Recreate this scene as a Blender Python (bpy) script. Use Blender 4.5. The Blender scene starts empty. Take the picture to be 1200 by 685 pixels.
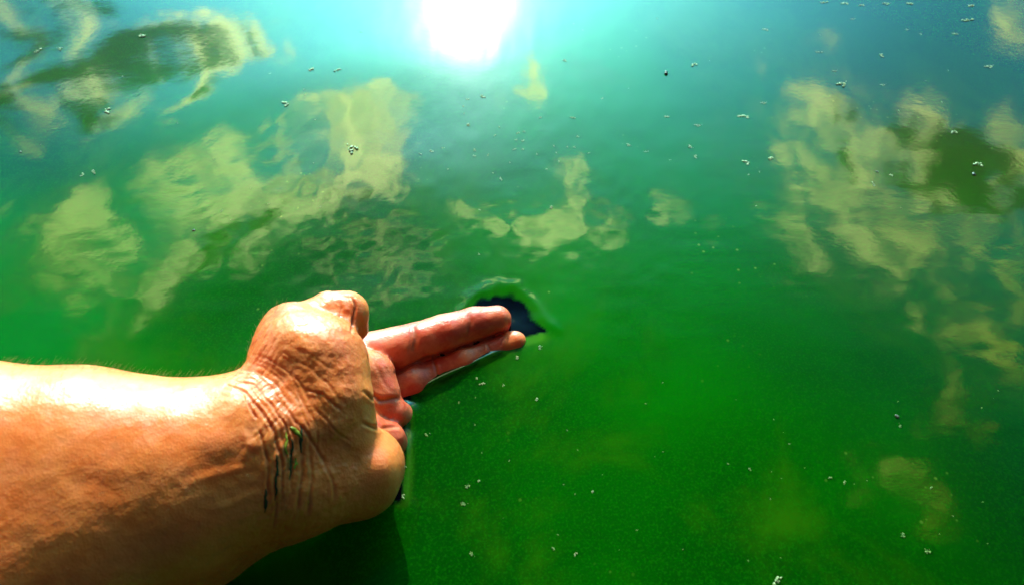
import bpy, math, random
import numpy as np
from mathutils import Vector

random.seed(4)
rng = np.random.default_rng(4)
S = bpy.context.scene
COL = S.collection

# ------------------------------------------------------------------ camera, light, exposure
PITCH = math.radians(53.0)
HFOV = math.radians(70.0)
H = 0.315                                  # camera height above the water
FPX = 600.0 / math.tan(HFOV / 2)          # focal length in photo pixels
FW = np.array([0, math.cos(PITCH), -math.sin(PITCH)])
UP = np.array([0, math.sin(PITCH), math.cos(PITCH)])
SUN_PX = (550, -30)

cam_d = bpy.data.cameras.new('camera')
cam = bpy.data.objects.new('camera', cam_d)
COL.objects.link(cam)
cam.location = (0, 0, H)
cam.rotation_euler = (math.pi / 2 - PITCH, 0, 0)
cam_d.sensor_width = 36
cam_d.angle = HFOV
cam_d.clip_start = 0.01
cam_d.clip_end = 5000
cam_d.dof.use_dof = True
cam_d.dof.focus_distance = 0.37
cam_d.dof.aperture_fstop = 12.0
S.camera = cam


def ray(px, py):
    return FW + UP * ((342.5 - py) / FPX) + np.array([(px - 600.0) / FPX, 0, 0])


def att(px, py, t):                        # point at view depth t along the pixel's ray
    return np.array([0, 0, H]) + ray(px, py) * t


def atz(px, py, z=0.0):                    # point at height z
    r = ray(px, py)
    return np.array([0, 0, H]) + r * ((z - H) / r[2])


def project(P):
    q = P - np.array([0, 0, H])
    t = q @ FW
    return 600 + FPX * q[:, 0] / t, 342.5 - FPX * (q @ UP) / t, t


sr = ray(*SUN_PX)
sr = sr / np.linalg.norm(sr)
sun_dir = np.array([sr[0], sr[1], -sr[2]])            # towards the sun
SUN_EL = math.asin(sun_dir[2])
SUN_AZ = math.atan2(sun_dir[0], sun_dir[1])

sun_l = bpy.data.lights.new('sun', 'SUN')
sun_l.energy = 5.0
sun_l.angle = math.radians(0.5)
sun_l.color = (1.0, 0.93, 0.82)
sun = bpy.data.objects.new('sun', sun_l)
COL.objects.link(sun)
sun.rotation_euler = Vector(-sun_dir).to_track_quat('-Z', 'Y').to_euler()
sun.location = (0, 1, 2)

S.view_settings.view_transform = 'Standard'
S.view_settings.look = 'None'
S.view_settings.exposure = 0.5
S.view_settings.gamma = 1
S.render.engine = 'CYCLES'
S.cycles.use_denoising = True
S.cycles.caustics_reflective = False
S.cycles.caustics_refractive = False
S.cycles.sample_clamp_indirect = 4.0
S.cycles.max_bounces = 6


class NT:
    """small helper to wire shader nodes"""
    def __init__(s, tree):
        s.t = tree
        s.n = tree.nodes
        s.n.clear()

    def __call__(s, kind, **kw):
        nd = s.n.new(kind)
        ins = kw.pop('ins', {})
        for k, v in kw.items():
            setattr(nd, k, v)
        for k, v in ins.items():
            if hasattr(v, 'is_output') or isinstance(v, bpy.types.NodeSocket):
                s.t.links.new(v, nd.inputs[k])
            else:
                nd.inputs[k].default_value = v
        return nd

    def math(s, op, a, b=0.0, c=None, clamp=False):
        d = {0: a, 1: b}
        if c is not None:
            d[2] = c
        return s('ShaderNodeMath', operation=op, use_clamp=clamp, ins=d).outputs[0]

    def vec(s, op, a, b=(0, 0, 0)):
        nd = s('ShaderNodeVectorMath', operation=op, ins={0: a, 1: b})
        return nd.outputs['Value'] if op in ('DOT_PRODUCT', 'LENGTH') else nd.outputs['Vector']

    def ramp(s, x, a, b, lo=0.0, hi=1.0, mode='SMOOTHSTEP'):
        return s('ShaderNodeMapRange', interpolation_type=mode,
                 ins={'Value': x, 'From Min': a, 'From Max': b, 'To Min': lo, 'To Max': hi}).outputs[0]

    def noise(s, v, scale, detail=4, rough=0.5, dist=0.0, color=False):
        nd = s('ShaderNodeTexNoise', ins={'Vector': v, 'Scale': scale, 'Detail': detail,
                                          'Roughness': rough, 'Distortion': dist})
        return nd.outputs['Color' if color else 'Fac']

    def mix(s, f, a, b, blend='MIX'):
        nd = s('ShaderNodeMix', data_type='RGBA', blend_type=blend)
        for k, v in ((0, f), (6, a), (7, b)):
            if isinstance(v, bpy.types.NodeSocket):
                s.t.links.new(v, nd.inputs[k])
            else:
                nd.inputs[k].default_value = v
        return nd.outputs[2]


def rgb(r, g, b):
    return (r, g, b, 1)


# ------------------------------------------------------------------ the sky and its backlit clouds (seen mirrored in the water)
W = bpy.data.worlds.new('World')
S.world = W
W.use_nodes = True
w = NT(W.node_tree)
sky = w('ShaderNodeTexSky', sky_type='NISHITA')
sky.sun_disc = False
sky.sun_elevation = SUN_EL
sky.sun_rotation = SUN_AZ
sky.altitude = 50
sky.air_density = 1.0
sky.dust_density = 1.2
sky.ozone_density = 2.0
tc = w('ShaderNodeTexCoord')
gen = tc.outputs['Generated']
sep = w('ShaderNodeSeparateXYZ', ins={0: gen})
dz = w.math('MAXIMUM', sep.outputs['Z'], 0.02)
cx = w.math('DIVIDE', sep.outputs['X'], dz)
cy = w.math('DIVIDE', sep.outputs['Y'], dz)
P0 = w('ShaderNodeCombineXYZ', ins={0: cx, 1: cy, 2: 1.0}).outputs[0]
# ragged edges: the cloud plane is warped at two scales
n1 = w.noise(P0, 2.2, 3, 0.55, color=True)
n1c = w.vec('MULTIPLY', w.vec('SUBTRACT', n1, (0.5, 0.5, 0.5)), (0.10, 0.10, 0))
n2 = w.noise(P0, 16.0, 6, 0.68, color=True)
n2c = w.vec('MULTIPLY', w.vec('SUBTRACT', n2, (0.5, 0.5, 0.5)), (0.10, 0.09, 0))
PW = w.vec('ADD', w.vec('ADD', P0, n1c), n2c)


def plane(px, py):
    p = atz(px, py) / H
    return p[0], p[1]


def blob(px, py, rx, ry, rot, amp, soft=0.55):
    """one patch of cloud: an ellipse where the photograph mirrors it, in the cloud plane"""
    c = np.array(plane(px, py))
    J = np.array([(np.array(plane(px + 2, py)) - c) / 2, (np.array(plane(px, py + 2)) - c) / 2]).T
    a = math.radians(rot)
    R = np.array([[math.cos(a) / rx, math.sin(a) / rx], [-math.sin(a) / ry, math.cos(a) / ry]])
    M = R @ np.linalg.inv(J)
    b = -M @ c
    u = w.vec('DOT_PRODUCT', PW, (M[0, 0], M[0, 1], b[0]))
    v = w.vec('DOT_PRODUCT', PW, (M[1, 0], M[1, 1], b[1]))
    r = w.math('POWER', w.math('ADD', w.math('MULTIPLY', u, u), w.math('MULTIPLY', v, v)), 0.5)
    return w.ramp(r, 1.0 + soft * 0.6, 1.0 - soft, 0.0, amp)


def total(lst, soft):
    acc = None
    for b in lst:
        s_ = blob(*b, soft)
        acc = s_ if acc is None else w.math('MAXIMUM', acc, s_)
    return acc


# centre px, py, half sizes, tilt in the photo, strength
BRIGHT = [
    (150, 340, 100, 14, -48, .95), (235, 315, 95, 15, -38, 1.0), (335, 290, 85, 14, -30, 1.0), (440, 315, 60, 12, -12, 1.5),
    (30, 120, 38, 75, -15, .9), (125, 95, 40, 40, 0, .9), (60, 30, 60, 22, -8, .8), (215, 100, 20, 48, 35, 1.0),
    (215, 42, 112, 24, -5, 1.3), (215, 12, 60, 10, -5, .9), (300, 33, 26, 18, 0, 1.3), (215, 180, 38, 30, 30, .7), (60, 180, 40, 26, -30, .3),
    (425, 158, 70, 38, -8, 1.35), (455, 205, 42, 66, 0, 1.2), (350, 222, 115, 50, -22, 1.5), (250, 252, 105, 48, -30, 1.35),
    (390, 262, 95, 30, -18, 1.1), (180, 300, 85, 30, -40, 1.15), (40, 285, 70, 22, 25, .75), (95, 300, 18, 60, 25, .7),
    (200, 340, 90, 38, -38, .5), (130, 300, 26, 60, 30, .6), (420, 320, 55, 16, -10, .6), (310, 330, 60, 20, -40, .4),
    (565, 272, 46, 18, 8, 1.2), (640, 262, 54, 22, -22, 1.2), (675, 225, 20, 40, 15, 1.0), (712, 255, 22, 22, -20, .6),
    (800, 230, 20, 16, 0, .55), (848, 236, 14, 18, 0, .6), (628, 85, 13, 28, 0, 1.1), (622, 118, 18, 13, -30, 1.1),
    (590, 130, 10, 8, 0, .6),
    (955, 97, 32, 14, 0, 1.0), (985, 130, 70, 45, 0, 1.15), (1000, 190, 85, 66, 0, 1.15), (940, 235, 44, 56, 15, 1.0),
    (1045, 240, 90, 64, 10, 1.2), (1100, 170, 95, 64, 8, 1.2), (1180, 160, 70, 56, 8, 1.0), (1150, 220, 60, 30, 0, .7),
    (980, 43, 26, 10, 0, .9), (905, 72, 16, 8, 0, .5), (1190, 25, 28, 22, 0, .8),
    (1190, 290, 30, 70, 8, .85), (1195, 230, 26, 24, 0, .6), (1130, 375, 66, 38, 35, 1.0), (1085, 340, 34, 28, 0, .7), (1110, 450, 50, 60, 10, .55), (1050, 560, 70, 60, 20, .5),
]
DARK = [
    (115, 62, 150, 16, -10, 1.0), (60, 22, 85, 8, -12, 1.0), (195, 45, 92, 11, -4, 1.4), (296, 33, 14, 8, 0, .9), (95, 112, 34, 27, 10, .95),
    (4, 120, 22, 40, 0, .8), (225, 95, 8, 30, 35, .6), (1135, 188, 92, 42, 6, 1.0), (1110, 150, 60, 24, 6, 1.0),
    (988, 118, 9, 20, 0, .5), (1000, 165, 10, 22, 0, .6), (1010, 125, 8, 16, 0, .5), (425, 265, 60, 30, -15, .35), (270, 300, 90, 38, -35, .6),
    (430, 195, 30, 22, 0, .35),
]
cloud = total(BRIGHT, .95)
dark = total(DARK, .85)
# streaky texture inside the clouds
tex = w.noise(w.vec('MULTIPLY', PW, (1.1, 0.8, 1.0)), 12.0, 9, 0.66, 0.5)
tex2 = w.noise(w.vec('MULTIPLY', PW, (1.4, 0.9, 1.0)), 9.0, 7, 0.62)
strk = w.noise(w.vec('MULTIPLY', PW, (17.0, 3.2, 1.0)), 1.0, 6, 0.62, 0.4)
nz = w.math('ADD', w.math('MULTIPLY', w.math('SUBTRACT', tex, 0.5), 8.5), w.math('MULTIPLY', w.math('SUBTRACT', strk, 0.5), 7.0))
cl = w.ramp(w.math('ADD', w.math('MULTIPLY', cloud, 1.9), nz), 0.45, 2.8)
cl = w.math('MULTIPLY', cl, w.ramp(cloud, 0.0, 0.25))
shade = w.ramp(w.math('ADD', w.math('MULTIPLY', tex, 0.6), w.math('MULTIPLY', strk, 0.4)), 0.42, 0.58, 0.68, 1.2)
# scattered clouds over the rest of the sky, away from the mirrored part
far_n = w.noise(P0, 0.55, 6, 0.55)
far_m = w.math('MULTIPLY', w.ramp(far_n, 0.60, 0.74), w.ramp(w.vec('LENGTH', w.vec('SUBTRACT', P0, (0, 1.1, 1))), 1.6, 2.6))
cl = w.math('MAXIMUM', cl, w.math('MULTIPLY', far_m, 0.8))
# hazy bright sky low round the sun, deep and dark overhead
toward = w.vec('DOT_PRODUCT', gen, tuple(sun_dir))
lobe = w.ramp(toward, 0.0, 1.0, 0.06, 1.0)
elev = w.ramp(sep.outputs['Z'], 0.50, 0.87, 1.0, 0.03)
hazy = w.ramp(toward, 0.82, 1.0, 1.0, 2.4)
skyf = w.math('MULTIPLY', w.math('MULTIPLY', w.math('MULTIPLY', lobe, elev), hazy), 3.9)
tint = w.mix(w.ramp(toward, 0.0, 0.6), rgb(0.95, 0.62, 0.50), rgb(0.25, 1.05, 1.08))
skyt = w.vec('SCALE', w.mix(1.0, sky.outputs[0], tint, 'MULTIPLY'))
w.t.links.new(skyf, skyt.node.inputs['Scale'])
skycol = skyt
CLOUD_B = (50.0, 57.0, 24.0)
cbright = w.mix(1.0, rgb(*CLOUD_B), w.mix(w.ramp(toward, 0.6, 0.92), rgb(.62, .60, .12), rgb(1, 1, 1)), 'MULTIPLY')
lum = w('ShaderNodeRGBToBW', ins={0: sky.outputs[0]}).outputs[0]
lumf = w.math('ADD', w.ramp(toward, 0.1, 1.0, 0.02, 1.2), w.ramp(toward, 0.86, 1.0, 0.0, 0.9))
lumf = w.math('MULTIPLY', lumf, shade)
cb = w.vec('SCALE', cbright)
sc_n = cb.node
w.t.links.new(lumf, sc_n.inputs['Scale'])
col1 = w.mix(cl, skycol, cb)
dk = w.ramp(w.math('ADD', w.math('MULTIPLY', dark, 1.5), w.math('MULTIPLY', w.math('SUBTRACT', tex2, 0.5), 7.0)), 0.35, 1.1)
dk = w.math('MULTIPLY', dk, w.ramp(dark, 0.0, 0.4))
col2 = w.mix(dk, col1, rgb(2.5, 2.5, 0.6))
bg = w('ShaderNodeBackground', ins={'Color': col2, 'Strength': 0.10})
w('ShaderNodeOutputWorld', ins={'Surface': bg.outputs[0]})

# ------------------------------------------------------------------ numpy noise
_tab = np.random.default_rng(11).random(65536).astype(np.float32)


def vnoise(P, scale):
    q = P * scale
    i = np.floor(q).astype(np.int64)
    f = q - i
    f = f * f * (3 - 2 * f)
    out = 0
    for dx in (0, 1):
        for dy in (0, 1):
            for dz_ in (0, 1):
                h = ((i[:, 0] + dx) * 73856093 ^ (i[:, 1] + dy) * 19349663 ^ (i[:, 2] + dz_) * 83492791) & 65535
                wgt = (f[:, 0] if dx else 1 - f[:, 0]) * (f[:, 1] if dy else 1 - f[:, 1]) * (f[:, 2] if dz_ else 1 - f[:, 2])
                out = out + _tab[h] * wgt
    return out


def fbm(P, scale, oct=4, gain=.5):
    a, s_, tot = 1.0, 0, 0
    for k in range(oct):
        s_ = s_ + a * vnoise(P + 7.3 * k, scale)
        tot += a
        a *= gain
        scale *= 2.03
    return s_ / tot


def sstep(x, a, b):
    t = np.clip((x - a) / (b - a), 0, 1)
    return t * t * (3 - 2 * t)


def polydist(x, y, pts):
    """distance in px from each point to an open polyline, and the run along it (0..1)"""
    best = np.full(x.shape, 1e9)
    par = np.zeros(x.shape)
    n = len(pts) - 1
    for k in range(n):
        ax, ay = pts[k][:2]
        bx, by = pts[k + 1][:2]
        dx, dy = bx - ax, by - ay
        t = np.clip(((x - ax) * dx + (y - ay) * dy) / (dx * dx + dy * dy + 1e-9), 0, 1)
        d = np.hypot(x - ax - t * dx, y - ay - t * dy)
        m = d < best
        best = np.where(m, d, best)
        par = np.where(m, (k + t) / n, par)
    return best, par


def inside(x, y, pts):
    c = np.zeros(x.shape, bool)
    n = len(pts)
    for k in range(n):
        x1, y1 = pts[k]
        x2, y2 = pts[(k + 1) % n]
        m = ((y1 > y) != (y2 > y)) & (x < (x2 - x1) * (y - y1) / (y2 - y1 + 1e-12) + x1)
        c ^= m
    return c


# ------------------------------------------------------------------ the arm and hand: a signed distance field of tapered limbs
def cone(p, a, b, r1, r2):
    ba = b - a
    L2 = ba @ ba
    t = np.clip(((p - a) @ ba) / L2, 0, 1)
    d = np.sqrt((((p - a) - t[:, None] * ba) ** 2).sum(1))
    return d - (r1 + (r2 - r1) * t)


def ell(p, c, axes, radii):
    q = (p - c) @ np.array(axes).T / np.array(radii)
    k = np.sqrt((q ** 2).sum(1))
    return (k - 1) * min(radii) * np.where(k > 1, 1.0, 1.0)


def smin(a, b, k):
    h = np.maximum(k - np.abs(a - b), 0) / k
    return np.minimum(a, b) - h * h * k * 0.25


def chain(p, pts, k=.004):
    d = None
    for (a, r1), (b, r2) in zip(pts[:-1], pts[1:]):
        c = cone(p, a, b, r1, r2)
        d = c if d is None else smin(d, c, k)
    return d


wr_a, wr_b = att(300, 512, .282), att(316, 568, .283)
FORE = [  # two muscle columns running up the forearm
    [(att(296, 512, .288), .0225), (att(205, 538, .281), .0285), (att(90, 540, .274), .0330), (att(-60, 550, .262), .0375), (att(-330, 600, .235), .044)],
    [(att(305, 565, .287), .0210), (att(210, 600, .276), .0245), (att(90, 640, .264), .0300), (att(-60, 690, .248), .0350), (att(-330, 740, .222), .042)],
]
PALM = [
    [(att(296, 512, .288), .0225), (att(345, 500, .292), .0195), (att(392, 506, .297), .0165)],
    [(att(305, 565, .287), .0210), (att(360, 562, .291), .0190), (att(418, 554, .302), .0178)],
    [(att(308, 480, .290), .0125), (att(353, 420, .300), .0180), (att(372, 430, .300), .0198)],     # ball of the thumb
    [(att(372, 430, .300), .0198), (att(386, 468, .294), .0160), (att(390, 500, .295), .0150)],
    [(att(345, 416, .310), .0175), (att(412, 442, .345), .0130), (att(418, 475, .340), .0130)],
    [(att(420, 556, .304), .0165), (att(432, 542, .309), .0130), (att(430, 520, .326), .0095)],
]
THUMB = [
    [(att(330, 426, .303), .0095), (att(341, 386, .307), .0104), (att(360, 378, .313), .0082), (att(384, 364, .316), .0078)],
    [(att(384, 364, .316), .0078), (att(407, 367, .318), .0094), (att(415, 383, .323), .0066)],
]
INDEX = [(atz(432, 416, .009), .0115), (atz(466, 408, .007), .0108), (atz(520, 390, .006), .0094),
         (atz(556, 379, .005), .0086), (atz(583, 374, .0045), .0074)]
MIDDLE = [(atz(440, 462, -.003), .0105), (atz(484, 449, -.0030), .0092), (atz(506, 439, -.0045), .0076), (atz(545, 424, -.004), .0080),
          (atz(574, 412, -.0048), .0070), (atz(604, 400, -.0015), .0058)]
RING = [(atz(434, 442, .014), .0125), (atz(443, 462, .011), .0100), (atz(446, 480, .0075), .0078), (atz(459, 484, .0050), .0074), (atz(498, 500, -.026), .0078), (atz(530, 488, -.040), .0070), (atz(540, 470, -.046), .0064)]
LITTLE = [(atz(432, 508, .013), .0090), (atz(454, 514, .0065), .0078), (atz(482, 540, -.024), .0068), (atz(506, 540, -.036), .0060), (atz(520, 528, -.042), .0054)]


UNDER = [(att(318, 585, .302), .0170), (att(210, 622, .290), .0235), (att(90, 690, .280), .0300), (att(-60, 745, .262), .0350), (att(-330, 790, .232), .042)]  # extra column on the underside, added to block sun from the water below


def sdf(p):
    fore = smin(chain(p, FORE[0], .012), chain(p, FORE[1], .012), .020)
    fore = smin(fore, chain(p, UNDER, .012), .015)
    palm = None
    for c in PALM:
        d = chain(p, c, .006)
        palm = d if palm is None else smin(palm, d, .006)
    body = smin(fore, palm, .013)
    thumb = smin(chain(p, THUMB[0], .003), chain(p, THUMB[1], .002), .0025)
    body = smin(body, thumb, .007)
    fing = None
    for f, k in ((INDEX, .002), (MIDDLE, .002), (RING, .003), (LITTLE, .003)):
        d = chain(p, f, k)
        fing = d if fing is None else smin(fing, d, .0006)
    return smin(body, fing, .0035)


def surface_nets(lo, hi, h):
    n = np.ceil((hi - lo) / h).astype(int) + 1
    ax = [lo[i] + h * np.arange(n[i]) for i in range(3)]
    # coarse pass first: only cells near the surface are evaluated finely
    V = np.full(n, 1.0, np.float32)
    cs = 8
    cc = [ax[i][::cs] for i in range(3)]
    g = np.stack(np.meshgrid(*cc, indexing='ij'), -1).reshape(-1, 3)
    dc = sdf(g).reshape([len(c) for c in cc])
    rad = h * cs * 1.8 + .006
    for I in np.argwhere(np.abs(dc) < rad):
        sl = [slice(max(0, I[k] * cs - cs // 2), min(n[k], I[k] * cs + cs // 2 + 1)) for k in range(3)]
        gg = np.stack(np.meshgrid(ax[0][sl[0]], ax[1][sl[1]], ax[2][sl[2]], indexing='ij'), -1)
        V[sl[0], sl[1], sl[2]] = sdf(gg.reshape(-1, 3)).reshape(gg.shape[:3])
    for I in np.argwhere(dc <= -rad):
        sl = [slice(max(0, I[k] * cs - cs // 2), min(n[k], I[k] * cs + cs // 2 + 1)) for k in range(3)]
        V[sl[0], sl[1], sl[2]] = -1
    ins = V < 0
    cnt = np.zeros(n - 1)
    acc = np.zeros(list(n - 1) + [3])
    offs = [(a, b, c) for a in (0, 1) for b in (0, 1) for c in (0, 1)]

    def cs_(A, o):
        return A[o[0]:n[0] - 1 + o[0], o[1]:n[1] - 1 + o[1], o[2]:n[2] - 1 + o[2]]
    for o in offs:
        for k in range(3):
            if o[k] == 0:
                o2 = list(o)
                o2[k] = 1
                A, B = cs_(V, o), cs_(V, o2)
                m = (A < 0) != (B < 0)
                t = np.where(m, A / (A - B + 1e-12), 0)
                cnt += m
                for j in range(3):
                    acc[..., j] += m * (o[j] + (t if j == k else 0))
    act = cnt > 0
    idx = -np.ones(n - 1, int)
    idx[act] = np.arange(act.sum())
    cell = np.argwhere(act)
    verts = lo + h * (cell + acc[act] / cnt[act][:, None])
    faces = []
    for k in range(3):
        u, v = (k + 1) % 3, (k + 2) % 3
        sh = [slice(1, n[i] - 1) for i in range(3)]
        sh[k] = slice(0, n[k] - 1)
        shb = list(sh)
        shb[k] = slice(1, n[k])
        a, b = ins[tuple(sh)], ins[tuple(shb)]
        for cond, flip in ((a & ~b, False), (~a & b, True)):
            I = np.argwhere(cond)
            for i in range(3):
                if i != k:
                    I[:, i] += 1
            q = []
            for du, dv in ((0, 0), (-1, 0), (-1, -1), (0, -1)):
                J = I.copy()
                J[:, u] += du
                J[:, v] += dv
                q.append(idx[J[:, 0], J[:, 1], J[:, 2]])
            q = np.stack(q, 1)
            faces.append(q[:, ::-1] if flip else q)
    faces = np.concatenate(faces)
    for _ in range(3):                     # slide every vertex onto the true surface
        d = sdf(verts)
        e = h * .3
        gr = np.stack([sdf(verts + e * np.eye(3)[k]) - sdf(verts - e * np.eye(3)[k]) for k in range(3)], 1)
        gr /= np.linalg.norm(gr, axis=1)[:, None] + 1e-9
        verts = verts - gr * d[:, None] * .8
    return verts, faces


def np_mesh(name, verts, faces):
    me = bpy.data.meshes.new(name)
    verts = np.asarray(verts, np.float32)
    faces = np.asarray(faces, np.int32)
    me.vertices.add(len(verts))
    me.vertices.foreach_set('co', verts.ravel())
    k = faces.shape[1]
    me.loops.add(faces.size)
    me.loops.foreach_set('vertex_index', faces.ravel())
    me.polygons.add(len(faces))
    me.polygons.foreach_set('loop_start', np.arange(0, faces.size, k, dtype=np.int32))
    me.update(calc_edges=True)
    me.polygons.foreach_set('use_smooth', np.ones(len(faces), bool))
    me.validate()
    return me


def attr(me, name, vals):
    a = me.attributes.new(name, 'FLOAT', 'POINT')
    a.data.foreach_set('value', np.asarray(vals, np.float32))


def coords(me):
    a = np.zeros(len(me.vertices) * 3, np.float32)
    me.vertices.foreach_get('co', a)
    return a.reshape(-1, 3).astype(float)


def normals(me):
    a = np.zeros(len(me.vertices) * 3, np.float32)
    me.vertices.foreach_get('normal', a)
    return a.reshape(-1, 3).astype(float)


all_pts = np.array([p for c in FORE + PALM + THUMB + [INDEX, MIDDLE, RING, LITTLE] for p, _ in c])
lo, hi = all_pts.min(0) - .05, all_pts.max(0) + .03
V0, F0 = surface_nets(lo, hi, .0018)
arm_me = np_mesh('person', V0, F0)
person = bpy.data.objects.new('person', arm_me)
COL.objects.link(person)
md = person.modifiers.new('fine', 'SUBSURF')
md.levels = md.render_levels = 2
dg = bpy.context.evaluated_depsgraph_get()
fine = bpy.data.meshes.new_from_object(person.evaluated_get(dg))
person.modifiers.clear()
person.data = fine
fine.name = 'person'
fine.polygons.foreach_set('use_smooth', np.ones(len(fine.polygons), bool))

C = coords(fine)
N = normals(fine)
X, Y, T = project(C)
view = np.array([0, 0, H]) - C
view /= np.linalg.norm(view, axis=1)[:, None]
facing = sstep((N * view).sum(1), -.15, .25)

# creases: polylines (photo px), width px, depth mm
CREASES = [
    ([(262, 452), (285, 462), (305, 482), (320, 508), (330, 545), (332, 590)], 1.6, .85),
    ([(272, 444), (297, 452), (318, 472), (333, 500), (340, 535), (343, 580)], 1.4, .6),
    ([(284, 462), (292, 480), (300, 492)], 1.4, .8),
    ([(330, 470), (348, 500), (368, 525), (385, 545)], 1.8, .5),
    ([(362, 474), (380, 492), (398, 508), (412, 516)], 1.8, .35),
    ([(345, 420), (365, 430), (385, 448), (398, 470)], 1.8, .28),
    ([(328, 425), (350, 448), (366, 476)], 1.5, .25),
    ([(340, 405), (362, 412), (388, 430)], 1.6, .2),
    ([(355, 455), (378, 462), (400, 482)], 1.8, .4),
    ([(352, 520), (354, 560), (350, 600)], 2.0, .7),
    ([(362, 530), (366, 565), (362, 605)], 1.8, .5),
    ([(322, 560), (324, 590), (320, 620)], 1.6, .5),
    ([(300, 500), (312, 540), (316, 580)], 1.6, .6),
    ([(375, 535), (390, 560), (392, 590)], 2.0, .4),
    ([(412, 349), (415, 360), (413, 376), (411, 392)], 1.6, 1.3),     # fold of the bent thumb
    ([(398, 350), (399, 362), (397, 374)], 1.2, .4),
    ([(484, 380), (488, 395), (484, 412)], 3.0, .8),                  # finger joints
    ([(480, 380), (482, 395), (479, 412)], 1.5, .3),
    ([(548, 366), (551, 378), (548, 394)], 2.5, .5),
    ([(508, 420), (512, 430), (514, 440)], 2.0, .8),
    ([(572, 402), (575, 412)], 1.6, .5),
    ([(590, 395), (588, 404)], 1.2, .4),
    ([(458, 440), (480, 428), (500, 419), (525, 411), (548, 403), (575, 394), (596, 386)], 2.0, 1.1),
    ([(426, 455), (445, 468), (468, 468)], 2.2, .9),
    ([(426, 492), (448, 500), (470, 498)], 2.2, .9),
    ([(430, 415), (446, 438), (458, 462)], 2.2, .3),
]
_a = np.array([(256, 458), (280, 466), (300, 484), (316, 510), (325, 550), (326, 610)], float)
_b = np.array([(298, 402), (324, 404), (348, 420), (368, 450), (380, 485), (384, 530)], float)
for k in range(14):                        # the fan of fine wrist wrinkles
    u = (k + rng.uniform(-.35, .35)) / 13
    ln = _a * (1 - u) + _b * u + rng.normal(0, 1.6, _a.shape)
    i0 = rng.integers(0, 2)
    i1 = rng.integers(4, 7)
    CREASES.append(([tuple(q) for q in ln[i0:i1]], rng.uniform(1.2, 1.6), rng.uniform(.12, .40) * (1 - .4 * u)))
disp = np.zeros(len(C))
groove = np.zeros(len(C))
wob = (fbm(C, 90, 2) - .5)
for pts, wd, dep in CREASES:
    d, par = polydist(X + wob * 8, Y - wob * 8, pts)
    g = np.exp(-(d / wd) ** 2) * np.clip(np.minimum(par, 1 - par) * 6, 0, 1) ** .7
    rim = np.exp(-((d - wd * 2.2) / (wd * 1.2)) ** 2) * .25
    disp -= .72 * (g - rim * (np.minimum(par, 1 - par) > .04)) * dep * .001 * facing
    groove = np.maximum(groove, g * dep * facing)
# bulges: (px, py, radius px, height mm): tendons, fleshy pads, muscle
BUMPS = [(340, 378, 20, .8), (378, 402, 24, .9), (360, 500, 18, .8), (392, 500, 16, 1.2), (445, 545, 24, 1.8), (275, 470, 20, 1.2),
         (250, 520, 22, 1.0), (298, 520, 8, .7), (408, 430, 14, .6), (500, 392, 12, .5), (535, 385, 12, .4),
         (488, 438, 12, .5), (540, 416, 12, .4), (385, 356, 12, .8), (350, 440, 14, .5), (372, 450, 10, .4)]
for bx, by, br, bh in BUMPS:
    disp += np.exp(-((X - bx) ** 2 + (Y - by) ** 2) / br ** 2) * bh * .001 * facing
# tendons and veins under the wrist skin
for pts, wd, dep in [([(205, 570), (250, 556), (290, 545), (312, 535)], 6, -.35), ([(240, 600), (275, 588), (305, 572)], 5, -.3),
                     ([(150, 600), (200, 575), (240, 545), (262, 500)], 14, .15), ([(60, 560), (140, 572), (200, 560)], 14, .3),
                     ([(285, 500), (290, 520), (286, 545)], 4, -.5)]:
    d, par = polydist(X, Y, pts)
    disp -= np.exp(-(d / wd) ** 2) * np.clip(np.minimum(par, 1 - par) * 4, 0, 1) * dep * .001 * facing
# long soft undulation and fine skin relief, stronger round the wrist and palm
palmness = sstep(X, 250, 330)
disp += (fbm(C, 60, 3) - .5) * .0007
disp += (fbm(C, 260, 3, .6) - .5) * (.00035 + .0006 * palmness * sstep(X, 440, 400))
wring = fbm(np.stack([(C[:, 0] - .55 * C[:, 1]) * 3.2, C[:, 1] * .8, C[:, 2] * .8], 1), 210, 2)
wz = np.exp(-((X - 318 - (Y - 500) * .25) / 34) ** 2)
disp += (wring - .5) * .0009 * wz * facing
C2 = C + N * disp[:, None]
fine.vertices.foreach_set('co', C2.astype(np.float32).ravel())
fine.update()
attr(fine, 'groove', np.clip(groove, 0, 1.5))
fd = np.min([chain(C, f, .003) for f in (INDEX, MIDDLE, RING, LITTLE)], axis=0)
bd = np.min([chain(C, c, .006) for c in PALM + FORE + THUMB], axis=0)
red = sstep(bd - fd, -.004, .007) + .22 * sstep(X, 300, 360) * sstep(fbm(C, 45, 2), .35, .6)
red *= 1 - .75 * sstep(X, 586, 596) * sstep(Y, 386, 392)
attr(fine, 'palm', np.clip(red, 0, 1))
grime = np.exp(-((X - 338 - (Y - 500) * .05) / 20) ** 2 - ((Y - 520) / 58) ** 2)
attr(fine, 'grime', grime * facing)

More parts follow.
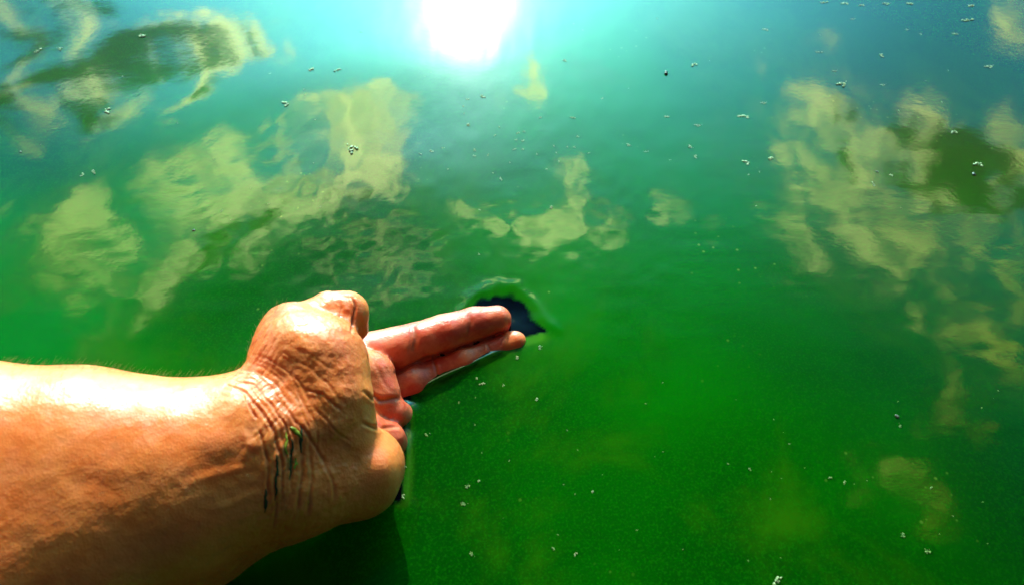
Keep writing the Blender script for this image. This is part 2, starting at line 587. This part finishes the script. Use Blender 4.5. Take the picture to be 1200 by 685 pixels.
skin = bpy.data.materials.new('skin')
skin.use_nodes = True
m = NT(skin.node_tree)
oc = m('ShaderNodeTexCoord').outputs['Object']
a_p = m('ShaderNodeAttribute', attribute_name='palm').outputs['Fac']
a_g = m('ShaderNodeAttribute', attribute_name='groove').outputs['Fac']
a_s = m('ShaderNodeAttribute', attribute_name='grime').outputs['Fac']
blot = m.noise(oc, 55, 4, .55)
base = m.mix(m.ramp(blot, .3, .7), rgb(.78, .145, .026), rgb(.88, .215, .050))
red_ = m.mix(m.ramp(m.noise(oc, 95, 5, .6), .35, .65), rgb(.60, .055, .022), rgb(.76, .145, .060))
base = m.mix(a_p, base, red_)
base = m.mix(m.ramp(m.noise(oc, 160, 5, .65), .52, .75, 0, .35), base, rgb(.48, .10, .03))
base = m.mix(m.math('MULTIPLY', a_g, .6, clamp=True), base, rgb(.28, .06, .02))  # shade inside the creases painted into the skin colour
gn = m.ramp(m.noise(m.vec('MULTIPLY', oc, (2.2, .7, .7)), 190, 3, .6), .50, .66)
base = m.mix(m.math('MULTIPLY', m.math('MULTIPLY', a_s, gn), .85, clamp=True), base, rgb(.07, .075, .012))
bn = m('ShaderNodeTexVoronoi', feature='F1', ins={'Vector': oc, 'Scale': 1100.0}).outputs['Distance']
bn2 = m.noise(oc, 700, 3, .6)
bmp = m('ShaderNodeBump', ins={'Height': m.math('ADD', bn, bn2), 'Strength': .25, 'Distance': .0003})
rgh = m.ramp(m.noise(oc, 120, 3), .35, .7, .30, .52)
pb = m('ShaderNodeBsdfPrincipled', ins={'Base Color': base, 'Roughness': rgh, 'Normal': bmp.outputs[0],
                                         'Subsurface Weight': .45, 'Subsurface Radius': (1.0, .32, .12), 'Subsurface Scale': .006,
                                         'IOR': 1.45, 'Coat Weight': .1, 'Coat Roughness': .38})
m('ShaderNodeOutputMaterial', ins={'Surface': pb.outputs[0]})
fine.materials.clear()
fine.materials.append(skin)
person['label'] = 'bare left forearm and cupped hand, palm up, dipping its fingers into the green water'
person['category'] = 'person'


# ------------------------------------------------------------------ the water: one sheet out to the horizon
def axis(fine_lo, fine_hi, step, far, grow=1.09):
    a = list(np.arange(fine_lo, fine_hi, step))
    s_, x = step, a[-1]
    while x < far:
        s_ *= grow
        x += s_
        a.append(x)
    s_, x = step, a[0]
    while x > -far:
        s_ *= grow
        x -= s_
        a.insert(0, x)
    return np.array(a)


xs = axis(-.13, .045, .0013, 900, 1.055)
ys = axis(.07, .29, .0013, 900, 1.055)
GX, GY = np.meshgrid(xs, ys, indexing='ij')
wp = np.stack([GX.ravel(), GY.ravel(), np.zeros(GX.size)], 1)
R_ = np.hypot(wp[:, 0], wp[:, 1])
ahead = wp[:, 1] > -.15
WX = np.full(len(wp), -9999.)
WY = np.full(len(wp), -9999.)
vis = (wp @ FW + H * math.sin(PITCH)) > .05
WX[vis], WY[vis], _ = project(wp[vis])
near = (np.abs(wp[:, 0]) < .5) & (np.abs(wp[:, 1]) < .7)
sd = np.full(len(wp), 1.0)
sd[near] = sdf(wp[near])
z = np.zeros(len(wp))
# broad slow swell, nearly flat
x_, y_ = wp[:, 0], wp[:, 1]
fade = 1 / (1 + (R_ / 4) ** 2)
z += fade * (.0011 * np.sin(6.1 * y_ + 2.2 * x_ + .8 * np.sin(3 * x_)) + .0006 * np.sin(13 * y_ - 7 * x_ + 1.3))
# the low ripples running in at the far left
far_left = sstep(-x_, .12, .45) * sstep(y_, .33, .5)
z += far_left * fade * .0009 * np.sin(34 * (y_ + .25 * x_) + 1.5 * np.sin(5 * x_))
# wake of the hand: two soft arcs curving back from the thumb and the fingertips
wake_c = atz(470, 470)[:2]
rr = np.hypot(x_ - wake_c[0], (y_ - wake_c[1]))
upstream = sstep(y_ - .25 * x_, .17, .27) * sstep(-x_, -.04, .10)
z += upstream * .00075 * np.sin(rr * 52) * np.exp(-rr * 4.5)
# water pushed aside by the fingers
HOLE = [(556, 358), (568, 348), (584, 343), (602, 346), (614, 356), (624, 370), (633, 381), (641, 390), (631, 389), (622, 394), (612, 399), (585, 400), (560, 385), (545, 372)]
ww = (fbm(wp * 1.0, 160, 3) - .5)
ins_h = inside(WX, WY, HOLE)
dh, _ = polydist(WX, WY, HOLE + [HOLE[0]])
dh = np.where(ins_h, -dh, dh) + ww * 12
z += -.0006 * np.exp(-((WX - 602) ** 2 + (WY - 362) ** 2) / 26 ** 2)
rim_side = sstep(392 - WY, -6, 12)
z += .00028 * np.exp(-((dh - 8) / 6.5) ** 2) * rim_side
EDGE = [(474, 462), (500, 453), (530, 439), (560, 425), (590, 411), (612, 402), (632, 394)]
de, pe = polydist(WX, WY, EDGE)
z += .0009 * np.exp(-(de / 3.5) ** 2) * np.clip(pe * 8, 0, 1) * sstep(-pe, -.75, -.5)
z += .0011 * np.exp(-np.maximum(sd, 0) / .0022) * sstep(WY, 392, 400) * sstep(590 - WX, -10, 20)
EDGE2 = [(474, 478), (473, 510), (475, 545), (472, 585)]
de2, pe2 = polydist(WX, WY, EDGE2)
z += .0010 * np.exp(-((de2 - 2) / 3.5) ** 2)
z += (fbm(wp, 120, 2) - .5) * .00012 * near
water_me_v = wp.copy()
water_me_v[:, 2] = z
nx, ny = len(xs), len(ys)
ii = np.arange(nx * ny).reshape(nx, ny)
F = np.stack([ii[:-1, :-1], ii[1:, :-1], ii[1:, 1:], ii[:-1, 1:]], -1).reshape(-1, 4)
wme = np_mesh('water', water_me_v, F)
# clear water where the algae film is parted round the fingers
clear = sstep(-dh, -1.0, 3.0)
dg_, _ = polydist(WX, WY, [(455, 442), (480, 430), (500, 421), (525, 413), (548, 405), (575, 396), (600, 386)])
clear = np.maximum(clear, sstep(-dg_, -9, -6))  # shade in the gap between index and middle finger, painted as dark water
SLIT = [(468, 462), (482, 460), (505, 450), (535, 436), (566, 421), (592, 410)]
ds, ps = polydist(WX + ww * 4, WY + ww * 4, SLIT)
clear = np.maximum(clear, sstep(-ds, -5.5 + 2.5 * 0, -2.5) * (ps < .98))
NOOK = [(468, 466), (484, 462), (478, 480), (474, 500), (476, 520), (474, 560), (470, 590), (455, 590), (452, 500)]
dn, _ = polydist(WX, WY, NOOK + [NOOK[0]])
dn = np.where(inside(WX, WY, NOOK), -dn, dn) + ww * 6
clear = np.maximum(clear, sstep(-dn, -1.0, 2.0))
lip = np.exp(-(de / 2.6) ** 2) * np.clip(pe * 3, 0, 1)
attr(wme, 'clear', clear * near * (1 - .8 * np.exp(-(de / 2.2) ** 2) * (pe < .97) * (pe > .02)))
lip_highlight = np.exp(-((de - 2) / 3.5) ** 2) * (.5 + .4 * pe) + np.exp(-((de2 - 5) / 5) ** 2) * .5  # highlight along the water lip, painted as a paler band
attr(wme, 'film', np.clip(lip_highlight + .9 * np.exp(-((WX - 628) ** 2 / 180 + (WY - 396) ** 2 / 40)), 0, 1) * near)
water = bpy.data.objects.new('water', wme)
COL.objects.link(water)
water['kind'] = 'structure'
water['label'] = 'algae-green lake water mirroring backlit clouds and the sun'

wm = bpy.data.materials.new('algae_water')
wm.use_nodes = True
m = NT(wm.node_tree)
oc = m('ShaderNodeTexCoord').outputs['Object']
a_c = m('ShaderNodeAttribute', attribute_name='clear').outputs['Fac']
a_lip = m('ShaderNodeAttribute', attribute_name='film').outputs['Fac']
big = m.noise(oc, 3.2, 3, .5)
g0 = m.mix(m.ramp(big, .38, .60), rgb(.0005, .040, .0002), rgb(.0006, .118, .0002))
# yellowish scum drifting just under the surface
sc1 = m.ramp(m.noise(m.vec('MULTIPLY', oc, (1.2, .8, 1)), 8, 7, .62, .6), .47, .68, 0, .75)
g1 = m.mix(sc1, g0, rgb(.022, .098, .0005))
grain = m.noise(oc, 900, 2, .6)
g2 = m.mix(m.ramp(grain, .45, .70, 0, .42), g1, rgb(.006, .11, .001))
fl = m('ShaderNodeTexVoronoi', feature='F1', ins={'Vector': oc, 'Scale': 150.0, 'Randomness': 1.0})
spot = m.math('MULTIPLY', m.ramp(fl.outputs['Distance'], .16, .06), m.ramp(m.noise(oc, 12, 2), .55, .65))
g2 = m.mix(m.math('MULTIPLY', spot, .8), g2, rgb(.10, .20, .02))
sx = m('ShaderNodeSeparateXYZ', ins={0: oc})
thin = m.ramp(m.math('ADD', sx.outputs['X'], m.math('MULTIPLY', big, .12)), .10, .34, 0, .65)  # vignette: darkening towards the right painted into the water colour
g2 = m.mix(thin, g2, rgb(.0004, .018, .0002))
g3 = m.mix(m.math('MULTIPLY', a_lip, .55), g2, rgb(.06, .20, .008))  # painted lip highlight mixed over the algae green
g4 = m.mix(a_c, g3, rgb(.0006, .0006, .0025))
mb = m('ShaderNodeBump', ins={'Height': m.noise(oc, 26, 4, .55), 'Strength': .03, 'Distance': .002})
mb2 = m('ShaderNodeBump', ins={'Height': m.noise(oc, 420, 3, .6), 'Strength': .045, 'Distance': .0002, 'Normal': mb.outputs[0]})
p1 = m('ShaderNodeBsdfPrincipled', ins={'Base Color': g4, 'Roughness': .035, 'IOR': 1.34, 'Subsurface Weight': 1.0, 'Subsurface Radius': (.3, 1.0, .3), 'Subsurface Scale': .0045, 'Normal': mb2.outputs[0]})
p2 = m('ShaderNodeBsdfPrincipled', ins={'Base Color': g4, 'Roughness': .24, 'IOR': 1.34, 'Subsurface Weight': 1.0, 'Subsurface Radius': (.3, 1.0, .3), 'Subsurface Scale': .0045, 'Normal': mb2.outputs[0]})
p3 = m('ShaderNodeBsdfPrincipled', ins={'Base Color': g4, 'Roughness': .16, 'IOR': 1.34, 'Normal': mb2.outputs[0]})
mx0 = m('ShaderNodeMixShader', ins={0: m.math('MULTIPLY', m.math('SUBTRACT', 1.0, a_c), .18), 1: p1.outputs[0], 2: p3.outputs[0]})
mx = m('ShaderNodeMixShader', ins={0: m.math('MULTIPLY', m.math('SUBTRACT', 1.0, a_c), .035), 1: mx0.outputs[0], 2: p2.outputs[0]})
m('ShaderNodeOutputMaterial', ins={'Surface': mx.outputs[0]})
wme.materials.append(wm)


def wheight(x, y):
    i = np.clip(np.searchsorted(xs, x), 1, nx - 1)
    j = np.clip(np.searchsorted(ys, y), 1, ny - 1)
    return z[i * ny + j]



# ------------------------------------------------------------------ bits of algae foam floating on the water
def simple_mat(name, c1, c2, rough=.4, sss=0.0, scale=900):
    mt = bpy.data.materials.new(name)
    mt.use_nodes = True
    q = NT(mt.node_tree)
    o = q('ShaderNodeTexCoord').outputs['Object']
    c = q.mix(q.ramp(q.noise(o, scale, 3, .6), .4, .65), rgb(*c1), rgb(*c2))
    b = q('ShaderNodeBsdfPrincipled', ins={'Base Color': c, 'Roughness': rough, 'Subsurface Weight': sss, 'Subsurface Scale': .001})
    q('ShaderNodeOutputMaterial', ins={'Surface': b.outputs[0]})
    return mt


M_FOAM = simple_mat('pale_foam', (.10, .14, .03), (.42, .44, .18), .5)
M_CLUMP = simple_mat('algae_clump', (.03, .10, .004), (.20, .24, .02), .45)
M_SEED = simple_mat('dark_husk', (.012, .014, .006), (.10, .08, .03), .3)
M_SLIME = simple_mat('green_slime', (.012, .018, .002), (.045, .055, .004), .75, scale=500)
M_SLIMEY = simple_mat('yellow_slime', (.16, .19, .006), (.35, .36, .03), .4, scale=500)


def lump_mesh(name, mat, blobs, seed, flat=.5):
    """a ragged flake: several rough lumps grown together, unit size"""
    r = np.random.default_rng(seed)
    ico = bpy.data.meshes.new('tmp')
    import bmesh
    bm = bmesh.new()
    for _ in range(blobs):
        rad = r.uniform(.04, .15) if blobs > 4 else r.uniform(.12, .25)
        off = Vector((r.normal(0, .24), r.normal(0, .15), r.uniform(0, .05)))
        g = bmesh.ops.create_icosphere(bm, subdivisions=1 if blobs > 4 else 2, radius=rad)
        sq = Vector((r.uniform(.7, 1.4), r.uniform(.7, 1.3), flat * r.uniform(.7, 1.2)))
        for v in g['verts']:
            k = 1 + r.normal(0, .28 if blobs > 4 else .08)
            v.co = Vector((v.co.x * sq.x * k, v.co.y * sq.y * k, v.co.z * sq.z * k)) + off
    bm.to_mesh(ico)
    bm.free()
    ico.name = name
    for p in ico.polygons:
        p.use_smooth = True
    ico.materials.append(mat)
    return ico


PROTO = {
    'foam_fleck': [lump_mesh('foam_fleck', M_FOAM, b, 20 + k, .2) for k, b in enumerate((9, 13, 18, 15))],
    'algae_clump': [lump_mesh('algae_clump', M_CLUMP, b, 40 + k, .15) for k, b in enumerate((10, 14, 20))],
    'seed_husk': [lump_mesh('seed_husk', M_SEED, b, 60 + k, .6) for k, b in enumerate((2, 3))],
}


def floater(kind, px, py, size, label, group=None, stretch=1.0):
    """size: width in photo pixels"""
    p = atz(px, py)
    p[2] = wheight(p[0], p[1])
    _, _, t = project(p[None])
    w_ = size * .66 * t[0] / FPX
    o = bpy.data.objects.new(kind, random.choice(PROTO[kind]))
    COL.objects.link(o)
    o.location = (p[0], p[1], p[2] + .04 * w_)
    o.rotation_euler = (0, 0, random.uniform(0, 6.28) if stretch == 1 else random.uniform(-.2, .2))
    o.scale = (w_ * stretch, w_, w_)
    o['label'] = label
    o['category'] = {'foam_fleck': 'foam fleck', 'algae_clump': 'algae clump', 'seed_husk': 'seed husk'}[kind]
    if group:
        o['group'] = group
    return o


F_, A_, D_ = 'foam_fleck', 'algae_clump', 'seed_husk'
for kind, px, py, size, lab in [
    (F_, 473, 583, 9, 'bright wet foam fleck at the waterline low on the palm heel'),
    (F_, 475, 548, 6, 'small wet fleck at the waterline halfway up the palm heel'),
    (A_, 478, 492, 10, 'yellow-green scrap of scum where the curled finger meets the water'),
    (F_, 565, 450, 9, 'largest cream foam fleck just below the submerged middle finger'),
    (F_, 559, 444, 6, 'small cream foam fleck touching the upper left of the largest one below the fingers'),
    (F_, 590, 451, 6, 'small pale foam fleck right of the largest one below the fingers'),
    (F_, 606, 419, 9, 'cream foam fleck close under the fingertips'),
    (A_, 633, 408, 12, 'ragged green clump right of the fingertips beside the dark opening'),
    (F_, 629, 468, 8, 'yellowish foam fleck alone to the lower right of the fingers'),
    (A_, 538, 472, 6, 'faint green clump below the middle of the submerged finger'),
    (A_, 500, 510, 9, 'yellow-green clump on open water right of the palm heel'),
    (A_, 548, 570, 12, 'larger ragged yellow-green clump right of the wet palm heel'),
    (F_, 561, 564, 6, 'tiny pale fleck at the right end of the ragged clump by the palm heel'),
    (A_, 544, 591, 10, 'slanting yellow-green clump below the ragged one near the arm shadow'),
    (A_, 597, 540, 5, 'small olive clump halfway between the fingers and the bottom edge'),
    (F_, 694, 577, 6, 'small cream fleck alone in the green water below centre'),
    (F_, 674, 650, 8, 'bright cream foam fleck near the bottom edge right of the arm shadow'),
    (A_, 648, 643, 9, 'dull green clump left of the bright fleck near the bottom edge'),
    (A_, 553, 650, 9, 'dim green clump near the bottom edge beside the arm shadow'),
    (A_, 878, 551, 8, 'yellowish clump in the empty green water at right of centre'),
    (D_, 1050, 489, 13, 'dark seed husk with a pale side, the darkest speck at the right'),
    (A_, 1053, 500, 7, 'pale green scrap just under the dark seed husk'),
    (A_, 988, 567, 10, 'upright yellow-green clump, brighter of the pair at the lower right'),
    (A_, 971, 561, 9, 'duller upright clump left of the brighter one at the lower right'),
    (A_, 1056, 628, 12, 'yellow clump above the bottom right corner, left of the flat olive one'),
    (A_, 1085, 647, 14, 'flat olive clump nearest the bottom right corner'),
    (F_, 909, 681, 18, 'round cream foam blob cut by the bottom edge of the photo'),
    (A_, 1089, 573, 8, 'faint green scrap right of the upright pair of clumps'),
    (D_, 1142, 204, 12, 'dark scrap with a pale rim under the cloud reflection at far right'),
    (F_, 1146, 192, 16, 'long pale scrap lying across the right-hand cloud reflection'),
    (F_, 1118, 154, 12, 'cream fleck in the dark middle of the right-hand cloud reflection'),
    (D_, 1028, 201, 8, 'dark speck in the middle of the right-hand cloud reflection'),
    (F_, 1024, 216, 9, 'pale fleck just below the dark speck in the right cloud reflection'),
    (F_, 1044, 205, 8, 'pale fleck right of the dark speck in the right cloud reflection'),
    (F_, 903, 186, 12, 'bright cream cluster at the left edge of the right cloud reflection'),
    (F_, 874, 190, 14, 'long cream fleck left of the bright cluster by the right cloud reflection'),
    (F_, 810, 173, 10, 'upper of two bright flecks in the teal water right of centre'),
    (F_, 815, 184, 9, 'lower of two bright flecks in the teal water right of centre'),
    (F_, 813, 76, 12, 'white fleck in the pale blue water right of the sun glint'),
    (F_, 1034, 64, 10, 'pale fleck below the small round cloud reflection at upper right'),
    (F_, 990, 97, 20, 'thin pale film on the top edge of the right cloud reflection'),
    (F_, 738, 171, 9, 'bright fleck alone in the teal water right of the glint cluster'),
    (F_, 646, 244, 8, 'fleck on the small cloud reflection above the fingertips'),
    (D_, 228, 271, 8, 'dark speck on the green water above the wrist'),
    (D_, 25, 180, 7, 'dark speck near the left edge below the curled cloud reflection'),
    (F_, 98, 207, 9, 'left of two yellowish flecks at the left of the water'),
    (F_, 111, 204, 10, 'right of two yellowish flecks at the left of the water'),
    (F_, 412, 174, 26, 'long thin pale scrap across the left cloud reflection'),
    (F_, 335, 124, 15, 'white scrap on the pale blue water left of the left cloud reflection'),
    (F_, 366, 84, 12, 'left of two pale flecks in the blue water left of the glint'),
    (F_, 396, 85, 11, 'right of two pale flecks in the blue water left of the glint'),
    (F_, 127, 133, 16, 'pale scrap at the tip of the curled cloud reflection at left'),
    (F_, 70, 58, 12, 'white fleck on the dark band of the upper left reflection'),
    (F_, 45, 61, 12, 'pale fleck left of the white one on the upper left dark band'),
    (F_, 168, 44, 14, 'pale scrap on the dark core of the long looped reflection'),
    (F_, 660, 72, 9, 'white fleck right of the sun glint beside the pale vertical streak'),
    (D_, 780, 86, 16, 'low dark scrap in the blue water right of the sun glint'),
]:
    floater(kind, px, py, size, lab)

g = 'bright flecks scattered below the sun glint'
lb = 'tiny bright foam fleck in the cluster on teal water below the sun glint'
for px, py, size in [(607, 157, 6), (615, 155, 6), (605, 165, 5), (613, 166, 6), (603, 176, 6), (613, 176, 5), (557, 178, 8), (549, 148, 9),
                     (580, 160, 5), (556, 184, 6), (506, 179, 8), (519, 175, 5), (493, 182, 5), (587, 211, 7), (572, 183, 5), (544, 134, 5),
                     (548, 118, 6), (566, 115, 10), (543, 126, 4), (630, 182, 5), (633, 139, 5), (671, 139, 8), (676, 161, 6), (672, 173, 6),
                     (665, 173, 4), (649, 172, 4), (652, 180, 4), (706, 116, 5), (585, 150, 4), (562, 247, 4), (562, 299, 5), (578, 204, 4),
                     (640, 199, 4), (655, 190, 4), (525, 200, 4), (598, 192, 4), (690, 180, 4)]:
    floater(F_, px, py, size, lb, g)
g = 'pale flecks along the far water at upper right'
lb = 'tiny pale fleck on the distant blue water along the top right of the photo'
for px, py, size in [(966, 2, 8), (990, 3, 9), (1010, 5, 7), (1042, 3, 10), (1068, 3, 9), (1000, 21, 5), (1065, 33, 5), (897, 34, 7), (1140, 5, 9),
                     (1135, 22, 12), (1120, 38, 6), (980, 82, 6), (1037, 98, 7), (1121, 38, 6), (872, 136, 12), (897, 120, 8), (820, 147, 9),
                     (868, 136, 8), (1163, 76, 12), (960, 60, 7), (782, 137, 7), (757, 178, 5)]:
    floater(F_, px, py, size, lb, g, 1.5)
g = 'specks sprinkled over the near green water'
lb = 'tiny yellow-green speck on the plain green water in the near right half'
for k in range(40):
    px, py = random.uniform(500, 1190), random.uniform(430, 680)
    if px < 560 and py > 560:
        continue
    floater(A_, px, py, random.uniform(1.8, 4.2), lb, g)
g = 'specks sprinkled over the cloud reflections'
lb = 'tiny pale speck drifting on the mirrored sky in the far half'
for k in range(44):
    px, py = random.uniform(5, 1190), random.uniform(20, 260)
    if 430 < px < 720 and py < 260:
        continue
    floater(F_, px, py, random.uniform(1.8, 4.5), lb, g)

# ------------------------------------------------------------------ slime caught in the wrist creases, and fine arm hair
from mathutils.bvhtree import BVHTree
quads = np.zeros(len(fine.loops), np.int32)
fine.loops.foreach_get('vertex_index', quads)
quads = quads.reshape(-1, 4)
bvh = BVHTree.FromPolygons([tuple(v) for v in C2[::1]], [tuple(q) for q in quads[::1].tolist()], all_triangles=False)


def on_skin(px, py):
    r = Vector(ray(px, py)).normalized()
    return bvh.ray_cast(Vector((0, 0, H)), r)


def strip(pts, wd):
    """a wet strand lying on the skin: a flattened tube through photo points"""
    vs, fs = [], []
    prev = None
    ring = 6
    n = len(pts)
    for k, (px, py) in enumerate(pts):
        loc, nor, _, _ = on_skin(px, py)
        l2 = on_skin(*(pts[k + 1] if k + 1 < n else (2 * px - pts[k - 1][0], 2 * py - pts[k - 1][1])))[0]
        if loc is None or l2 is None:
            continue
        tg = (l2 - loc).normalized()
        sd_ = tg.cross(nor).normalized()
        rr_ = wd * (math.sin(math.pi * (k + .6) / (n + .2)) ** .6) * random.uniform(.6, 1.3)
        st = len(vs)
        for q in range(ring):
            a = 2 * math.pi * q / ring
            vs.append(loc + sd_ * math.cos(a) * rr_ + nor * (math.sin(a) * rr_ * .45 + .00005))
        if prev is not None:
            for q in range(ring):
                fs.append((prev + q, prev + (q + 1) % ring, st + (q + 1) % ring, st + q))
        prev = st
    return np_mesh('algae_strand', np.array([tuple(v) for v in vs]), np.array(fs))


for lab, mt, wd, pts in [
    ('dark green slime strand in the deepest wrist crease, the longest of them', M_SLIME, .00055, [(341, 512), (343, 520), (342, 530), (340, 542), (341, 552), (339, 562)]),
    ('dark slime strand in the crease nearest the forearm', M_SLIME, .00055, [(324, 532), (325, 542), (325, 552), (323, 562), (324, 574), (322, 586)]),
    ('short dark slime smear low on the wrist', M_SLIME, .00055, [(312, 572), (311, 580), (312, 590), (310, 600)]),
    ('dark slime thread on the palm side of the wrist', M_SLIME, .0007, [(352, 498), (354, 508), (352, 518), (353, 530)]),
    ('yellow-green algae blob at the top of the wrist creases', M_SLIMEY, .0010, [(340, 500), (345, 503), (350, 508), (354, 512)]),
    ('yellow-green algae thread beside the dark strand of the wrist', M_SLIMEY, .0006, [(335, 505), (336, 515), (334, 524), (337, 532)]),
    ('small yellow algae dab under the dark wrist strand', M_SLIMEY, .0006, [(346, 536), (347, 542), (345, 549)]),
]:
    dense = []
    for a, b in zip(pts[:-1], pts[1:]):
        for f in (0, .33, .66):
            dense.append((a[0] + (b[0] - a[0]) * f + random.uniform(-.6, .6), a[1] + (b[1] - a[1]) * f))
    dense.append(pts[-1])
    me = strip(dense, wd)
    me.materials.append(mt)
    o = bpy.data.objects.new('algae_strand', me)
    COL.objects.link(o)
    o['label'] = lab
    o['category'] = 'algae'

hair_v, hair_f = [], []
# fine hairs: rooted on the forearm and the back edge of the hand, leaning towards the hand
cand = np.where((X > -40) & (X < 335) & (N[:, 2] > -.2))[0]
edge_w = np.clip(1.2 - np.abs((N * view).sum(1)) * 1.6, .05, 1)[cand]
for i in rng.choice(cand, 800, replace=False, p=edge_w / edge_w.sum()):
    b = C2[i]
    n_ = N[i]
    lean = np.array([.75, .45, -.1]) + rng.normal(0, .25, 3)
    d0 = n_ * .8 + lean * .6
    d0 /= np.linalg.norm(d0)
    L = rng.uniform(.0015, .0035)
    side = np.cross(d0, [.2, .3, 1.0])
    side /= np.linalg.norm(side)
    s2 = np.cross(d0, side)
    r0 = .000035
    st = len(hair_v)
    for k, (f, rr_) in enumerate(((0, 1.0), (.55, .75), (1.0, .25))):
        c_ = b + d0 * L * f + lean * L * .25 * f * f
        for q in range(3):
            a = 2.094 * q
            hair_v.append(c_ + (side * math.cos(a) + s2 * math.sin(a)) * r0 * rr_)
    for k in (0, 1):
        for q in range(3):
            hair_f.append((st + 3 * k + q, st + 3 * k + (q + 1) % 3, st + 3 * k + 3 + (q + 1) % 3, st + 3 * k + 3 + q))
hm = np_mesh('arm_hair', np.array(hair_v), np.array(hair_f))
hm.materials.append(simple_mat('arm_hair', (.22, .12, .05), (.38, .24, .11), .4))
ho = bpy.data.objects.new('arm_hair', hm)
COL.objects.link(ho)
ho.parent = person
ho['kind'] = 'stuff'
